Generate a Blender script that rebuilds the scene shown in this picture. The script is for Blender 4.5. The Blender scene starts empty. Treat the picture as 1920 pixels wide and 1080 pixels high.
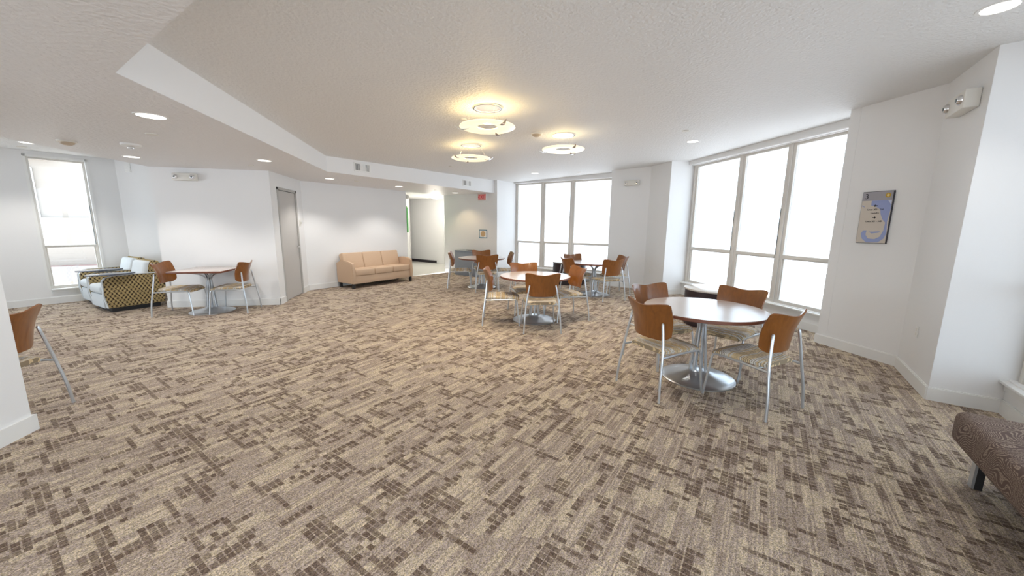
import bpy, bmesh, math, random
from mathutils import Vector, Matrix
R = math.radians
PI = math.pi
C = bpy.context.scene.collection
SC = bpy.context.scene
random.seed(7)

# ------------------------------------------------------------------ camera
cam_d = bpy.data.cameras.new('camera')
cam = bpy.data.objects.new('camera', cam_d)
C.objects.link(cam)
SC.camera = cam
F_PX, YAW, PITCH, ROLL, EYE = 696.22, R(10.924), R(9.591), R(0.663), 1.53
cam_d.sensor_width = 36.0
cam_d.lens = F_PX / 1920 * 36.0
cam_d.clip_start = 0.05
cam_d.clip_end = 300
_f = Vector((math.sin(YAW), math.cos(YAW), 0)); _r = Vector((math.cos(YAW), -math.sin(YAW), 0)); _u = Vector((0, 0, 1))
_f2 = _f * math.cos(PITCH) - _u * math.sin(PITCH); _u2 = _u * math.cos(PITCH) + _f * math.sin(PITCH)
_r3 = _r * math.cos(ROLL) + _u2 * math.sin(ROLL); _u3 = _u2 * math.cos(ROLL) - _r * math.sin(ROLL)
cam.matrix_world = Matrix(((_r3.x, _u3.x, -_f2.x, 0), (_r3.y, _u3.y, -_f2.y, 0), (_r3.z, _u3.z, -_f2.z, EYE), (0, 0, 0, 1)))

# ------------------------------------------------------------------ world and view
SC.view_settings.view_transform = 'Standard'
SC.view_settings.look = 'None'
SC.view_settings.gamma = 1.0
SC.view_settings.exposure = 1.32
SC.view_settings.use_curve_mapping = False
wd = bpy.data.worlds.new('world'); SC.world = wd; wd.use_nodes = True
wn = wd.node_tree.nodes; wl = wd.node_tree.links
bgn = wn['Background']
tc = wn.new('ShaderNodeTexCoord'); sx = wn.new('ShaderNodeSeparateXYZ'); rp = wn.new('ShaderNodeValToRGB')
mr = wn.new('ShaderNodeMapRange'); mr.inputs['From Min'].default_value = -0.5; mr.inputs['From Max'].default_value = 0.6
wl.new(tc.outputs['Generated'], sx.inputs[0]); wl.new(sx.outputs['Z'], mr.inputs['Value']); wl.new(mr.outputs[0], rp.inputs[0]); wl.new(rp.outputs[0], bgn.inputs[0])
cr = rp.color_ramp
cr.elements[0].position = 0.0; cr.elements[0].color = (0.80, 0.80, 0.82, 1)
cr.elements[1].position = 1.0; cr.elements[1].color = (0.72, 0.86, 1.0, 1)
e = cr.elements.new(0.40); e.color = (0.82, 0.88, 0.97, 1)
e = cr.elements.new(0.50); e.color = (0.77, 0.89, 1.0, 1)
bgn.inputs[1].default_value = 2.3

def area(name, loc, dirv, sx_, sy_, power, color=(1, 1, 1), portal=False, shape='RECTANGLE', spread=PI, parent=None):
    l = bpy.data.lights.new(name, 'AREA'); l.shape = shape; l.size = sx_; l.size_y = sy_; l.energy = power; l.color = color; l.spread = spread
    if portal: l.cycles.is_portal = True
    o = bpy.data.objects.new(name, l); C.objects.link(o)
    o.location = loc
    o.rotation_euler = Vector(dirv).to_track_quat('-Z', 'Y').to_euler()
    if parent: o.parent = parent
    return o

# ------------------------------------------------------------------ helpers
def sr(r, g, b):
    f = lambda c: (c / 255 / 12.92) if c / 255 <= 0.04045 else ((c / 255 + 0.055) / 1.055) ** 2.4
    return (f(r), f(g), f(b), 1)

def mat(name, col, rough=0.6, metal=0.0, spec=0.5, emit=None, estr=0.0, coat=0.0):
    m = bpy.data.materials.new(name); m.use_nodes = True
    b = m.node_tree.nodes['Principled BSDF']
    b.inputs['Base Color'].default_value = col
    b.inputs['Roughness'].default_value = rough
    b.inputs['Metallic'].default_value = metal
    b.inputs['Specular IOR Level'].default_value = spec
    b.inputs['Coat Weight'].default_value = coat
    b.inputs['Coat Roughness'].default_value = 0.12
    if emit: b.inputs['Emission Color'].default_value = emit; b.inputs['Emission Strength'].default_value = estr
    return m

class NT:
    """tiny node helper"""
    def __init__(s, m): s.m = m; s.t = m.node_tree; s.b = s.t.nodes['Principled BSDF']
    def n(s, typ, **kw):
        o = s.t.nodes.new(typ)
        for k, v in kw.items(): setattr(o, k, v)
        return o
    def l(s, a, b): s.t.links.new(a, b)
    def math(s, op, a, b=None, c=None):
        o = s.n('ShaderNodeMath', operation=op)
        for i, v in enumerate((a, b, c)):
            if v is None: continue
            if isinstance(v, (int, float)): o.inputs[i].default_value = v
            else: s.l(v, o.inputs[i])
        return o.outputs[0]
    def mix(s, fac, a, b, blend='MIX'):
        o = s.n('ShaderNodeMix', data_type='RGBA', blend_type=blend)
        if isinstance(fac, (int, float)): o.inputs[0].default_value = fac
        else: s.l(fac, o.inputs[0])
        for i, v in ((6, a), (7, b)):
            if isinstance(v, tuple): o.inputs[i].default_value = v
            else: s.l(v, o.inputs[i])
        return o.outputs[2]

def bump(m, scale, strength, dist=0.002, detail=3.0, coords='Object', stretch=None):
    h = NT(m); t = h.n('ShaderNodeTexCoord'); nz = h.n('ShaderNodeTexNoise')
    nz.inputs['Scale'].default_value = scale; nz.inputs['Detail'].default_value = detail
    src = t.outputs[coords]
    if stretch:
        mp = h.n('ShaderNodeMapping'); mp.inputs['Scale'].default_value = stretch; h.l(src, mp.inputs[0]); src = mp.outputs[0]
    h.l(src, nz.inputs['Vector'])
    bp = h.n('ShaderNodeBump'); bp.inputs['Strength'].default_value = strength; bp.inputs['Distance'].default_value = dist
    h.l(nz.outputs[0], bp.inputs['Height']); h.l(bp.outputs[0], h.b.inputs['Normal'])
    return m

def smooth(me, ang=35):
    me.polygons.foreach_set('use_smooth', [True] * len(me.polygons))
    me.set_sharp_from_angle(angle=R(ang))

def obj(name, bm, m, parent=None, sm=True, fixn=True):
    if fixn: bmesh.ops.recalc_face_normals(bm, faces=bm.faces)
    me = bpy.data.meshes.new(name); bm.to_mesh(me); bm.free()
    if sm: smooth(me)
    for mm in (m if isinstance(m, (list, tuple)) else [m]): me.materials.append(mm)
    o = bpy.data.objects.new(name, me); C.objects.link(o)
    if parent: o.parent = parent
    return o

def thing(name, label, cat, loc=(0, 0, 0), rz=0, group=None):
    o = bpy.data.objects.new(name, None); C.objects.link(o); o.empty_display_size = 0.1
    o.location = loc; o.rotation_euler = (0, 0, rz); o['label'] = label; o['category'] = cat
    if group: o['group'] = group
    return o

def tag(o, label, cat, group=None, loc=None, rz=None):
    o['label'] = label; o['category'] = cat
    if group: o['group'] = group
    if loc is not None: o.location = loc
    if rz is not None: o.rotation_euler = (0, 0, rz)
    return o

def struct(name, bm, m, parent=None, sm=False):
    o = obj(name, bm, m, parent, sm)
    if not parent: o['kind'] = 'structure'
    return o

def dup(root, loc, rz, label, group=None):
    r = root.copy(); C.objects.link(r); r.location = loc; r.rotation_euler = (0, 0, rz); r['label'] = label
    if group: r['group'] = group
    for ch in list(root.children):
        c = ch.copy(); C.objects.link(c); c.parent = r
        for g in ch.children:
            d = g.copy(); C.objects.link(d); d.parent = c
    return r

def box(bm, x0, x1, y0, y1, z0, z1, M=None, bev=0.0, seg=2):
    r = bmesh.ops.create_cube(bm, size=1.0)
    vs = r['verts']
    for v in vs:
        v.co = Vector((x0 + (v.co.x + .5) * (x1 - x0), y0 + (v.co.y + .5) * (y1 - y0), z0 + (v.co.z + .5) * (z1 - z0)))
    if bev > 0:
        es = list({e for v in vs for e in v.link_edges})
        rr = bmesh.ops.bevel(bm, geom=es, offset=bev, segments=seg, affect='EDGES', profile=0.5)
        vs = list({v for f in rr['faces'] for v in f.verts} | {v for v in vs if v.is_valid})
    if M is not None:
        bmesh.ops.transform(bm, matrix=M, verts=vs)
    return vs

def B(*a, **k):
    bm = bmesh.new(); box(bm, *a, **k); return bm

def prism(bm, pts, z0, z1):
    lo = [bm.verts.new((x, y, z0)) for x, y in pts]; hi = [bm.verts.new((x, y, z1)) for x, y in pts]
    n = len(pts)
    bm.faces.new(lo[::-1]); bm.faces.new(hi)
    for i in range(n):
        j = (i + 1) % n; bm.faces.new((lo[i], lo[j], hi[j], hi[i]))

def lathe(bm, prof, seg=48, center=(0, 0, 0), close=True):
    rings = []
    for r, z in prof:
        if r < 1e-6: rings.append([bm.verts.new((center[0], center[1], center[2] + z))])
        else: rings.append([bm.verts.new((center[0] + r * math.cos(2 * PI * k / seg), center[1] + r * math.sin(2 * PI * k / seg), center[2] + z)) for k in range(seg)])
    for a, b in zip(rings, rings[1:]):
        for k in range(seg):
            j = (k + 1) % seg
            q = [a[k % len(a)], a[j % len(a)], b[j % len(b)], b[k % len(b)]]
            u = []
            for v in q:
                if v not in u: u.append(v)
            if len(u) > 2:
                try: bm.faces.new(u)
                except ValueError: pass

def spline(pts, n=6):
    """Catmull-Rom through the points"""
    P = [Vector(p) for p in pts]; P = [P[0] * 2 - P[1]] + P + [P[-1] * 2 - P[-2]]
    out = []
    for i in range(1, len(P) - 2):
        for k in range(n):
            t = k / n
            out.append(0.5 * ((2 * P[i]) + (-P[i - 1] + P[i + 1]) * t + (2 * P[i - 1] - 5 * P[i] + 4 * P[i + 1] - P[i + 2]) * t * t + (-P[i - 1] + 3 * P[i] - 3 * P[i + 1] + P[i + 2]) * t ** 3))
    out.append(P[-2]); return out

def tube(bm, pts, r, seg=10, caps=True, round_end=False):
    pts = [Vector(p) for p in pts]
    rs = r if isinstance(r, (list, tuple)) else [r] * len(pts)
    if round_end:
        d = (pts[-1] - pts[-2]).normalized(); base = pts[-1].copy(); rr = rs[-1]
        pts = pts + [base + d * rr * .6, base + d * rr * .9]; rs = list(rs) + [rr * .8, rr * .42]
    up = Vector((0, 0, 1)); rings = []
    t0 = (pts[1] - pts[0]).normalized(); nrm = t0.cross(up)
    if nrm.length < 1e-3: nrm = t0.cross(Vector((1, 0, 0)))
    nrm.normalize()
    for i, p in enumerate(pts):
        t = (pts[min(i + 1, len(pts) - 1)] - pts[max(i - 1, 0)]).normalized()
        nrm = (nrm - t * nrm.dot(t)).normalized(); bn = t.cross(nrm)
        rings.append([bm.verts.new(p + (nrm * math.cos(2 * PI * k / seg) + bn * math.sin(2 * PI * k / seg)) * rs[i]) for k in range(seg)])
    for a, b in zip(rings, rings[1:]):
        for k in range(seg):
            j = (k + 1) % seg; bm.faces.new((a[k], a[j], b[j], b[k]))
    if caps: bm.faces.new(rings[0][::-1]); bm.faces.new(rings[-1])

def grid_shell(bm, fn, nu, nv, th, nrmfn=None):
    """closed thin shell from fn(u,v)->Vector, thickened along the normal"""
    P = [[fn(i / nu, j / nv) for j in range(nv + 1)] for i in range(nu + 1)]
    def N(i, j):
        a = P[min(i + 1, nu)][j] - P[max(i - 1, 0)][j]; b = P[i][min(j + 1, nv)] - P[i][max(j - 1, 0)]
        return a.cross(b).normalized()
    A = [[bm.verts.new(P[i][j] + N(i, j) * th / 2) for j in range(nv + 1)] for i in range(nu + 1)]
    Bv = [[bm.verts.new(P[i][j] - N(i, j) * th / 2) for j in range(nv + 1)] for i in range(nu + 1)]
    for i in range(nu):
        for j in range(nv):
            bm.faces.new((A[i][j], A[i + 1][j], A[i + 1][j + 1], A[i][j + 1]))
            bm.faces.new((Bv[i][j], Bv[i][j + 1], Bv[i + 1][j + 1], Bv[i + 1][j]))
    for i in range(nu):
        bm.faces.new((A[i][0], Bv[i][0], Bv[i + 1][0], A[i + 1][0])); bm.faces.new((A[i][nv], A[i + 1][nv], Bv[i + 1][nv], Bv[i][nv]))
    for j in range(nv):
        bm.faces.new((A[0][j], A[0][j + 1], Bv[0][j + 1], Bv[0][j])); bm.faces.new((A[nu][j], Bv[nu][j], Bv[nu][j + 1], A[nu][j + 1]))

# ------------------------------------------------------------------ materials
m_wall = bump(mat('wall_paint', (0.84, 0.84, 0.835, 1), 0.55), 60, 0.12, 0.004)
m_trim = mat('trim_paint', (0.82, 0.82, 0.80, 1), 0.4)
m_ceil = bump(mat('textured_ceiling', (0.82, 0.82, 0.81, 1), 0.6), 38, 0.8, 0.014, 4)
m_soffit = bump(mat('textured_low_ceiling', (0.80, 0.79, 0.785, 1), 0.42), 30, 0.85, 0.016, 4)
m_frame = mat('window_vinyl', (0.68, 0.65, 0.60, 1), 0.4)
m_gasket = mat('gasket_grey', sr(120, 128, 130), 0.6)
m_metal = mat('silver_powdercoat', (0.62, 0.66, 0.70, 1), 0.30, 0.75)
m_base = mat('brushed_aluminium', (0.62, 0.65, 0.68, 1), 0.28, 0.9)
m_chrome = mat('chrome', (0.8, 0.8, 0.8, 1), 0.12, 1.0)
m_dark = mat('black_plastic', (0.02, 0.02, 0.022, 1), 0.5)
m_dev = mat('device_plastic', (0.78, 0.76, 0.70, 1), 0.4)
m_white = mat('white_enamel', (0.85, 0.85, 0.83, 1), 0.35)
m_grey = mat('grey_laminate', sr(140, 148, 158), 0.35)

def wood(name, c1, c2, rough=0.32, coat=0.5):
    m = mat(name, c1, rough, coat=coat); h = NT(m)
    t = h.n('ShaderNodeTexCoord'); mp = h.n('ShaderNodeMapping'); mp.inputs['Scale'].default_value = (6, 6, 1.2)
    nz = h.n('ShaderNodeTexNoise'); nz.inputs['Scale'].default_value = 6; nz.inputs['Detail'].default_value = 6; nz.inputs['Distortion'].default_value = 0.6
    h.l(t.outputs['Object'], mp.inputs[0]); h.l(mp.outputs[0], nz.inputs['Vector'])
    h.l(h.mix(nz.outputs[0], c2, c1), h.b.inputs['Base Color'])
    return m
m_wood = wood('cherry_plywood', sr(150, 92, 34), sr(108, 60, 20))
m_edge = mat('brown_edge_band', sr(122, 76, 58), 0.4)
m_espresso = mat('dark_espresso_laminate', sr(44, 30, 36), 0.35)

def top_mat():
    m = mat('table_laminate', sr(196, 184, 178), 0.24, spec=0.5, coat=0.45); h = NT(m)
    t = h.n('ShaderNodeTexCoord'); nz = h.n('ShaderNodeTexNoise'); nz.inputs['Scale'].default_value = 260
    h.l(t.outputs['Object'], nz.inputs['Vector'])
    h.l(h.mix(nz.outputs[0], sr(190, 176, 168), sr(206, 196, 190)), h.b.inputs['Base Color'])
    h.b.inputs['Coat Roughness'].default_value = 0.16
    return m
m_top = top_mat()

def seat_mat():
    m = mat('striped_upholstery', sr(190, 170, 130), 0.85); h = NT(m)
    t = h.n('ShaderNodeTexCoord'); s = h.n('ShaderNodeSeparateXYZ'); h.l(t.outputs['Object'], s.inputs[0])
    nz = h.n('ShaderNodeTexNoise'); nz.inputs['Scale'].default_value = 9; nz.inputs['Detail'].default_value = 2; h.l(t.outputs['Object'], nz.inputs['Vector'])
    y = h.math('ADD', s.outputs['Y'], h.math('MULTIPLY', nz.outputs[0], 0.03))
    k = h.math('MULTIPLY', y, 62.0)
    w1 = h.math('SINE', h.math('MULTIPLY', k, 6.2832))
    wn_ = h.n('ShaderNodeTexWhiteNoise', noise_dimensions='1D'); h.l(h.math('FLOOR', k), wn_.inputs['W'])
    rampc = h.n('ShaderNodeValToRGB'); h.l(wn_.outputs['Value'], rampc.inputs[0]); rc = rampc.color_ramp; rc.interpolation = 'CONSTANT'
    rc.elements[0].position = 0; rc.elements[0].color = sr(214, 192, 152)
    rc.elements[1].position = 0.35; rc.elements[1].color = sr(216, 212, 204)
    e = rc.elements.new(0.7); e.color = sr(204, 182, 142)
    dark = h.math('GREATER_THAN', w1, 0.35)
    seg = h.n('ShaderNodeTexNoise'); seg.inputs['Scale'].default_value = 14; h.l(t.outputs['Object'], seg.inputs['Vector'])
    h.l(h.mix(h.math('MULTIPLY', dark, h.math('MULTIPLY', h.math('GREATER_THAN', seg.outputs[0], 0.42), 0.85)), rampc.outputs[0], sr(128, 114, 96)), h.b.inputs['Base Color'])
    return m
m_seat = seat_mat()

def carpet_mat():
    m = mat('carpet', sr(150, 134, 120), 0.95, spec=0.15); h = NT(m)
    t = h.n('ShaderNodeTexCoord'); mp = h.n('ShaderNodeMapping'); mp.inputs['Rotation'].default_value = (0, 0, R(-45))
    h.l(t.outputs['Object'], mp.inputs[0])
    s = h.n('ShaderNodeSeparateXYZ'); h.l(mp.outputs[0], s.inputs[0])
    u, v = s.outputs['X'], s.outputs['Y']       # u runs along the pile rows, v across
    def wn2(a, b, seed=0.0):
        cb = h.n('ShaderNodeCombineXYZ'); h.l(a, cb.inputs[0]); h.l(b, cb.inputs[1]); cb.inputs[2].default_value = seed
        w = h.n('ShaderNodeTexWhiteNoise', noise_dimensions='3D'); h.l(cb.outputs[0], w.inputs['Vector']); return w.outputs['Value']
    def wn1(a, seed):
        w = h.n('ShaderNodeTexWhiteNoise', noise_dimensions='1D'); h.l(h.math('ADD', a, seed), w.inputs['W']); return w.outputs['Value']
    cw, cl = 0.041, 0.033
    iv = h.math('FLOOR', h.math('DIVIDE', v, cw)); iu = h.math('FLOOR', h.math('DIVIDE', u, cl))
    # long strips of light and mid yarn
    sh = h.math('MULTIPLY', wn1(iv, 3.7), 0.7)
    strip = wn2(iv, h.math('FLOOR', h.math('DIVIDE', h.math('ADD', u, sh), 0.17)), 1.0)
    fine = wn2(h.math('FLOOR', h.math('DIVIDE', v, 0.0082)), h.math('FLOOR', h.math('DIVIDE', h.math('ADD', u, sh), 0.38)), 2.0)
    base = h.mix(h.math('GREATER_THAN', strip, 0.66), sr(166, 151, 138), sr(186, 171, 151))
    base = h.mix(h.math('MULTIPLY', h.math('LESS_THAN', strip, 0.25), 0.4), base, sr(152, 136, 122))
    base = h.mix(h.math('MULTIPLY', h.math('GREATER_THAN', fine, 0.80), 0.45), base, sr(206, 190, 166))
    base = h.mix(h.math('MULTIPLY', h.math('LESS_THAN', fine, 0.14), 0.35), base, sr(130, 112, 100))
    # clusters of dark dashes: block sizes multiplied by a per cell chance
    iv2 = h.math('FLOOR', h.math('DIVIDE', v, cw * 2)); iu2 = h.math('FLOOR', h.math('DIVIDE', u, cl * 3))
    iv3 = iv; iu3 = h.math('FLOOR', h.math('DIVIDE', h.math('ADD', u, h.math('MULTIPLY', sh, 2.0)), cl * 5))
    iv4 = h.math('FLOOR', h.math('DIVIDE', h.math('ADD', v, 0.06), cw * 5))
    c1 = h.math('LESS_THAN', wn2(iv2, iu2, 5.0), 0.18)
    c2 = h.math('LESS_THAN', wn2(iv3, iu3, 6.0), 0.11)
    c3 = h.math('LESS_THAN', wn2(iv4, iu, 8.0), 0.10)
    cell = wn2(iv, iu, 7.0)
    amt = h.math('MULTIPLY', h.math('LESS_THAN', cell, 0.86), h.math('ADD', 0.55, h.math('MULTIPLY', cell, 0.4)))
    dk = h.math('MULTIPLY', h.math('MAXIMUM', h.math('MAXIMUM', c1, c2), c3), amt)
    fv = h.math('FRACT', h.math('DIVIDE', v, cw)); fu = h.math('FRACT', h.math('DIVIDE', u, cl))
    inside = h.math('MULTIPLY', h.math('GREATER_THAN', fv, 0.12), h.math('GREATER_THAN', fu, 0.20))
    dk = h.math('MULTIPLY', dk, h.math('ADD', 0.25, h.math('MULTIPLY', inside, 0.75)))
    col = h.mix(dk, base, sr(94, 77, 65))
    # speckle of single tufts, light and tinted
    k1, k2 = h.math('FLOOR', h.math('DIVIDE', v, 0.0042)), h.math('FLOOR', h.math('DIVIDE', u, 0.0050))
    sp = wn2(k1, k2, 9.0)
    mrn = h.n('ShaderNodeMapRange'); mrn.inputs['To Min'].default_value = 0.52; mrn.inputs['To Max'].default_value = 1.48; h.l(sp, mrn.inputs['Value'])
    mt = h.n('ShaderNodeMapRange'); mt.inputs['To Min'].default_value = 0.86; mt.inputs['To Max'].default_value = 1.14; h.l(wn2(k1, k2, 11.0), mt.inputs['Value'])
    cb = h.n('ShaderNodeCombineXYZ')
    h.l(mrn.outputs[0], cb.inputs[0]); h.l(mrn.outputs[0], cb.inputs[1]); h.l(h.math('MULTIPLY', mrn.outputs[0], mt.outputs[0]), cb.inputs[2])
    col = h.mix(1.0, col, cb.outputs[0], 'MULTIPLY')
    h.l(col, h.b.inputs['Base Color'])
    return m
m_carpet = carpet_mat()

# ------------------------------------------------------------------ geometry of the room
ZL = 2.44                                     # low ceiling
def zh(x, y): return 2.846 + 0.0336 * x - 0.0094 * y      # main ceiling, very slightly pitched
TOP = 3.25
S2 = math.sqrt(0.5)

def seg_wall(bm, a, b, z0, z1, th=0.12, holes=()):
    """wall from a to b, room on the LEFT of a->b, thickness to the right"""
    a = Vector((a[0], a[1])); b = Vector((b[0], b[1])); L = (b - a).length; d = (b - a) / L; n = Vector((d.y, -d.x))
    M = Matrix(((d.x, n.x, 0, a.x), (d.y, n.y, 0, a.y), (0, 0, 1, 0), (0, 0, 0, 1)))
    hs = sorted(holes); cuts = []
    s = 0.0
    for (s0, s1, h0, h1) in hs:
        if s0 > s: box(bm, s, s0, 0, th, z0, z1, M)
        if h0 > z0: box(bm, s0, s1, 0, th, z0, h0, M)
        if h1 < z1: box(bm, s0, s1, 0, th, h1, z1, M)
        s = s1
    if s < L - 1e-6: box(bm, s, L, 0, th, z0, z1, M)
    return M, L

def frame_M(a, b):
    a = Vector((a[0], a[1])); b = Vector((b[0], b[1])); L = (b - a).length; d = (b - a) / L; n = Vector((d.y, -d.x))
    return Matrix(((d.x, n.x, 0, a.x), (d.y, n.y, 0, a.y), (0, 0, 1, 0), (0, 0, 0, 1))), L

# key plan points (metres, camera above the origin)
P1 = (5.02, 4.02); P2 = (5.05, 3.12); P3 = (4.35, 2.42)
Q1 = (4.24, 8.98); Q2 = (4.91, 8.31); Q3 = (4.97, 7.60)
L0 = (-2.99, 7.58); L1 = (-2.99, 9.14); LM = (-4.83, 7.58)
G0 = (0.14, 12.34); G1 = (1.63, 10.87)
WBX = 5.47                                     # wall plane of right window bay
WA = 13.80                                     # x+y of the far window bay wall plane
GA = ((G1[0] + (WA - 12.5) / 2), (G1[1] + (WA - 12.5) / 2))     # far bay left jamb end
QA = (Q1[0] + (WA - 13.22) / 2, Q1[1] + (WA - 13.22) / 2)       # far bay right jamb end
WC0 = (4.66, 2.11); WC1 = (2.15, -0.40)

bm = bmesh.new(); prism(bm, [(-9.2, -3.7), (6.2, -3.7), (6.2, 9.2), (1.9, 13.4), (-0.98, 11.20), (-2.99, 9.25), (-9.2, 15.4)], -0.08, 0.0)
struct('floor', bm, m_carpet)
m_tile = mat('pale_hall_tile', (0.80, 0.79, 0.74, 1), 0.25)
bm = bmesh.new(); prism(bm, [(-1.4, 10.80), (0.9, 13.1), (2.6, 14.8), (-1.2, 17.5), (-3.2, 15.5)], -0.07, 0.004); struct('floor_hall', bm, m_tile)
# ceilings
bm = bmesh.new()
q = [(-2.1, -4.0), (7, -4.0), (7, 15), (-2.1, 15)]
vs = [bm.verts.new((x, y, zh(x, y))) for x, y in q] + [bm.verts.new((x, y, zh(x, y) + 0.1)) for x, y in q]
bm.faces.new(vs[:4]); bm.faces.new(vs[4:])
for i in range(4): bm.faces.new((vs[i], vs[(i + 1) % 4], vs[4 + (i + 1) % 4], vs[4 + i]))
struct('ceiling', bm, m_ceil)
SOF = [(-4.83, -3.7), (-4.83, 7.60), (-2.99, 7.60), (-2.99, 9.16), (0.13, 12.36), (1.56, 10.94), (-1.97, 7.41), (-1.97, 2.93), (4.66, -3.7)]
bm = bmesh.new(); prism(bm, SOF, ZL + 0.004, 3.22); o = struct('ceiling_soffit', bm, m_wall)
bm = bmesh.new(); prism(bm, SOF, ZL, ZL + 0.004); struct('ceiling_low', bm, m_soffit)
bm = bmesh.new(); prism(bm, [(-9.2, -3.7), (-4.83, -3.7), (-4.83, 9.1), (-6.3, 9.1), (-9.2, 6.1)], 2.72, 2.8); struct('ceiling_alcove', bm, m_ceil)
bm = bmesh.new(); prism(bm, [(-3.05, 9.20), (-1.0, 11.26), (0.12, 12.38), (2.6, 14.8), (-1.2, 17.5), (-3.2, 15.5)], 2.50, 2.6); struct('ceiling_hall', bm, m_ceil)

walls = {}
CONVEX = [P1, P3, Q1, Q3, G1, L0, LM]
def W(name, a, b, z1=TOP, th=0.12, holes=(), m=m_wall):
    a0, b0 = Vector(a), Vector(b); dd = (b0 - a0).normalized()
    if tuple(a) in CONVEX: a = tuple(a0 + dd * 0.0015)
    if tuple(b) in CONVEX: b = tuple(b0 - dd * 0.0015)
    bm = bmesh.new(); seg_wall(bm, a, b, 0, z1, th, holes); o = struct(name, bm, m); walls[name] = (a, b); return o
# Room kept on the left of travel -> going counter-clockwise
W('wall_right_pier', P2, P1)
W('wall_right_pier_side', P3, P2)
# far bay and right bay
HB = (0.30, 2.84)
W('wall_right_jamb_near', P1, (WBX + .22, 4.02))
LB = 7.60 - 4.02
W('wall_right', (WBX, 4.02), (WBX, 7.60), holes=[(0.0, LB, 0.30, 2.86)], th=0.16)
W('wall_right_jamb_far', (WBX + .22, 7.60), Q3)
W('wall_middle_pier_side', Q3, Q2)
W('wall_middle_pier', Q2, Q1)
W('wall_back_jamb_right', Q1, (QA[0] + .12, QA[1] + .12), th=0.1)
LA = (Vector(QA) - Vector(GA)).length
W('wall_back', QA, GA, holes=[(0.0, LA, 0.28, 2.80)], th=0.16)
W('wall_back_jamb_left', (GA[0] + .12, GA[1] + .12), G1, th=0.1)
W('wall_back_left', G1, G0)
W('wall_hall_right', G0, (G0[0], 16.6), th=0.1)
# hall
W('wall_hall_back', (2.35, 12.55), (-1.6, 16.5), z1=2.7)
W('wall_hall_left', (-1.20, 16.3), (-0.98, 11.30), z1=2.7)
W('wall_left_sofa', (-0.94, 11.19), L1, z1=2.46, th=0.11)
W('wall_left_door', L1, L0, z1=2.46, holes=[(0.35, 1.30, 0.0, 2.14)])
W('wall_left_alcove_front', L0, LM, z1=2.46)
W('wall_left_alcove_side', LM, (-4.83, 8.97), z1=2.8)
W('wall_left_alcove_back', (-4.83, 8.97), (-6.28, 8.97), z1=2.8)
BL = 3.85
bz = (-6.28 - BL * S2, 8.97 - BL * S2)
W('wall_left_alcove', (-6.28, 8.97), bz, z1=2.8, holes=[(0.40, 1.09, 0.27, 2.62)])
W('wall_left_far', bz, (bz[0], 1.4), z1=2.8, holes=[(0.6, 4.3, 0.3, 2.6)])  # unseen alcove end; opening guessed, mainly to let daylight in
W('wall_left_far_end', (bz[0], 1.4), (-3.10, 1.4), z1=2.8)
bm = B(-3.08, -2.97, -3.55, 3.14, 0, 2.46); struct('wall_left_near', bm, m_wall)
W('wall_rear', (-2.97, -3.5), (2.15, -3.5), holes=[(0.5, 4.6, 0.3, 2.35)])  # unseen rear wall, wide opening added to let in daylight
W('wall_right_near', (2.15, -3.5), WC1, holes=[(0.3, 2.8, 0.3, 2.7)])  # unseen wall behind the viewer, its opening also added for daylight
LC = (Vector(WC0) - Vector(WC1)).length
W('wall_right_bay', WC1, WC0, holes=[(0.1, LC, 0.30, 2.86)], th=0.16)
W('wall_right_bay_jamb', (WC0[0] + .16, WC0[1] - .16), P3, th=0.1)

# baseboards
nb = [0]
def baseboard(name, a, b, s0=0.0, s1=None, h=0.115, th=0.016, m=m_trim, ext=0.0):
    M, L = frame_M(a, b); s1 = L if s1 is None else s1
    bm = bmesh.new(); box(bm, s0 - ext, s1 + ext, -th, 0.001, 0.0, h, M); box(bm, s0 - ext, s1 + ext, -th * 0.55, 0.001, h - 0.001, h + 0.008, M)
    return struct(name, bm, m)
baseboard('baseboard_right_pier', P2, P1, 0.006, 0.918)
baseboard('baseboard_right_pier_side', P3, P2, -0.006, None)
baseboard('baseboard_right_pier_jamb', P1, (WBX, 4.02))
baseboard('baseboard_right_bay_jamb', WC0, P3, 0, 0.445)
baseboard('baseboard_right', (WBX, 4.02), (WBX, 7.60))
baseboard('baseboard_right_far_jamb', (WBX, 7.60), Q3)
baseboard('baseboard_middle_pier_side', Q3, Q2)
baseboard('baseboard_middle_pier', Q2, Q1)
baseboard('baseboard_back', QA, GA)
baseboard('baseboard_back_jamb', GA, G1)
baseboard('baseboard_back_left', G1, G0)
baseboard('baseboard_left_sofa', (-0.94, 11.19), L1)
baseboard('baseboard_left_door_near', L1, L0, 0, 0.33)
baseboard('baseboard_left_door_far', L1, L0, 1.32, 1.576)
baseboard('baseboard_left_alcove_front', L0, LM, -0.01, 1.85)
baseboard('baseboard_left_alcove', (-6.28, 8.97), bz)
baseboard('baseboard_left_alcove_back', (-4.83, 8.97), (-6.28, 8.97))
baseboard('baseboard_right_bay', WC1, WC0)
bm = bmesh.new(); prism(bm, [(-2.971, -3.5), (-2.952, -3.5), (-2.952, 3.158), (-3.080, 3.158), (-3.080, 3.139), (-2.971, 3.139)], 0, 0.118); struct('baseboard_left_near', bm, m_trim)
# dark base strip in the hall
baseboard('baseboard_hall_back', (2.35, 12.55), (-1.6, 16.5), 3.55, 5.4, 0.10, 0.03, m=mat('black_rubber_base', sr(34, 26, 34), 0.5))

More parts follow.
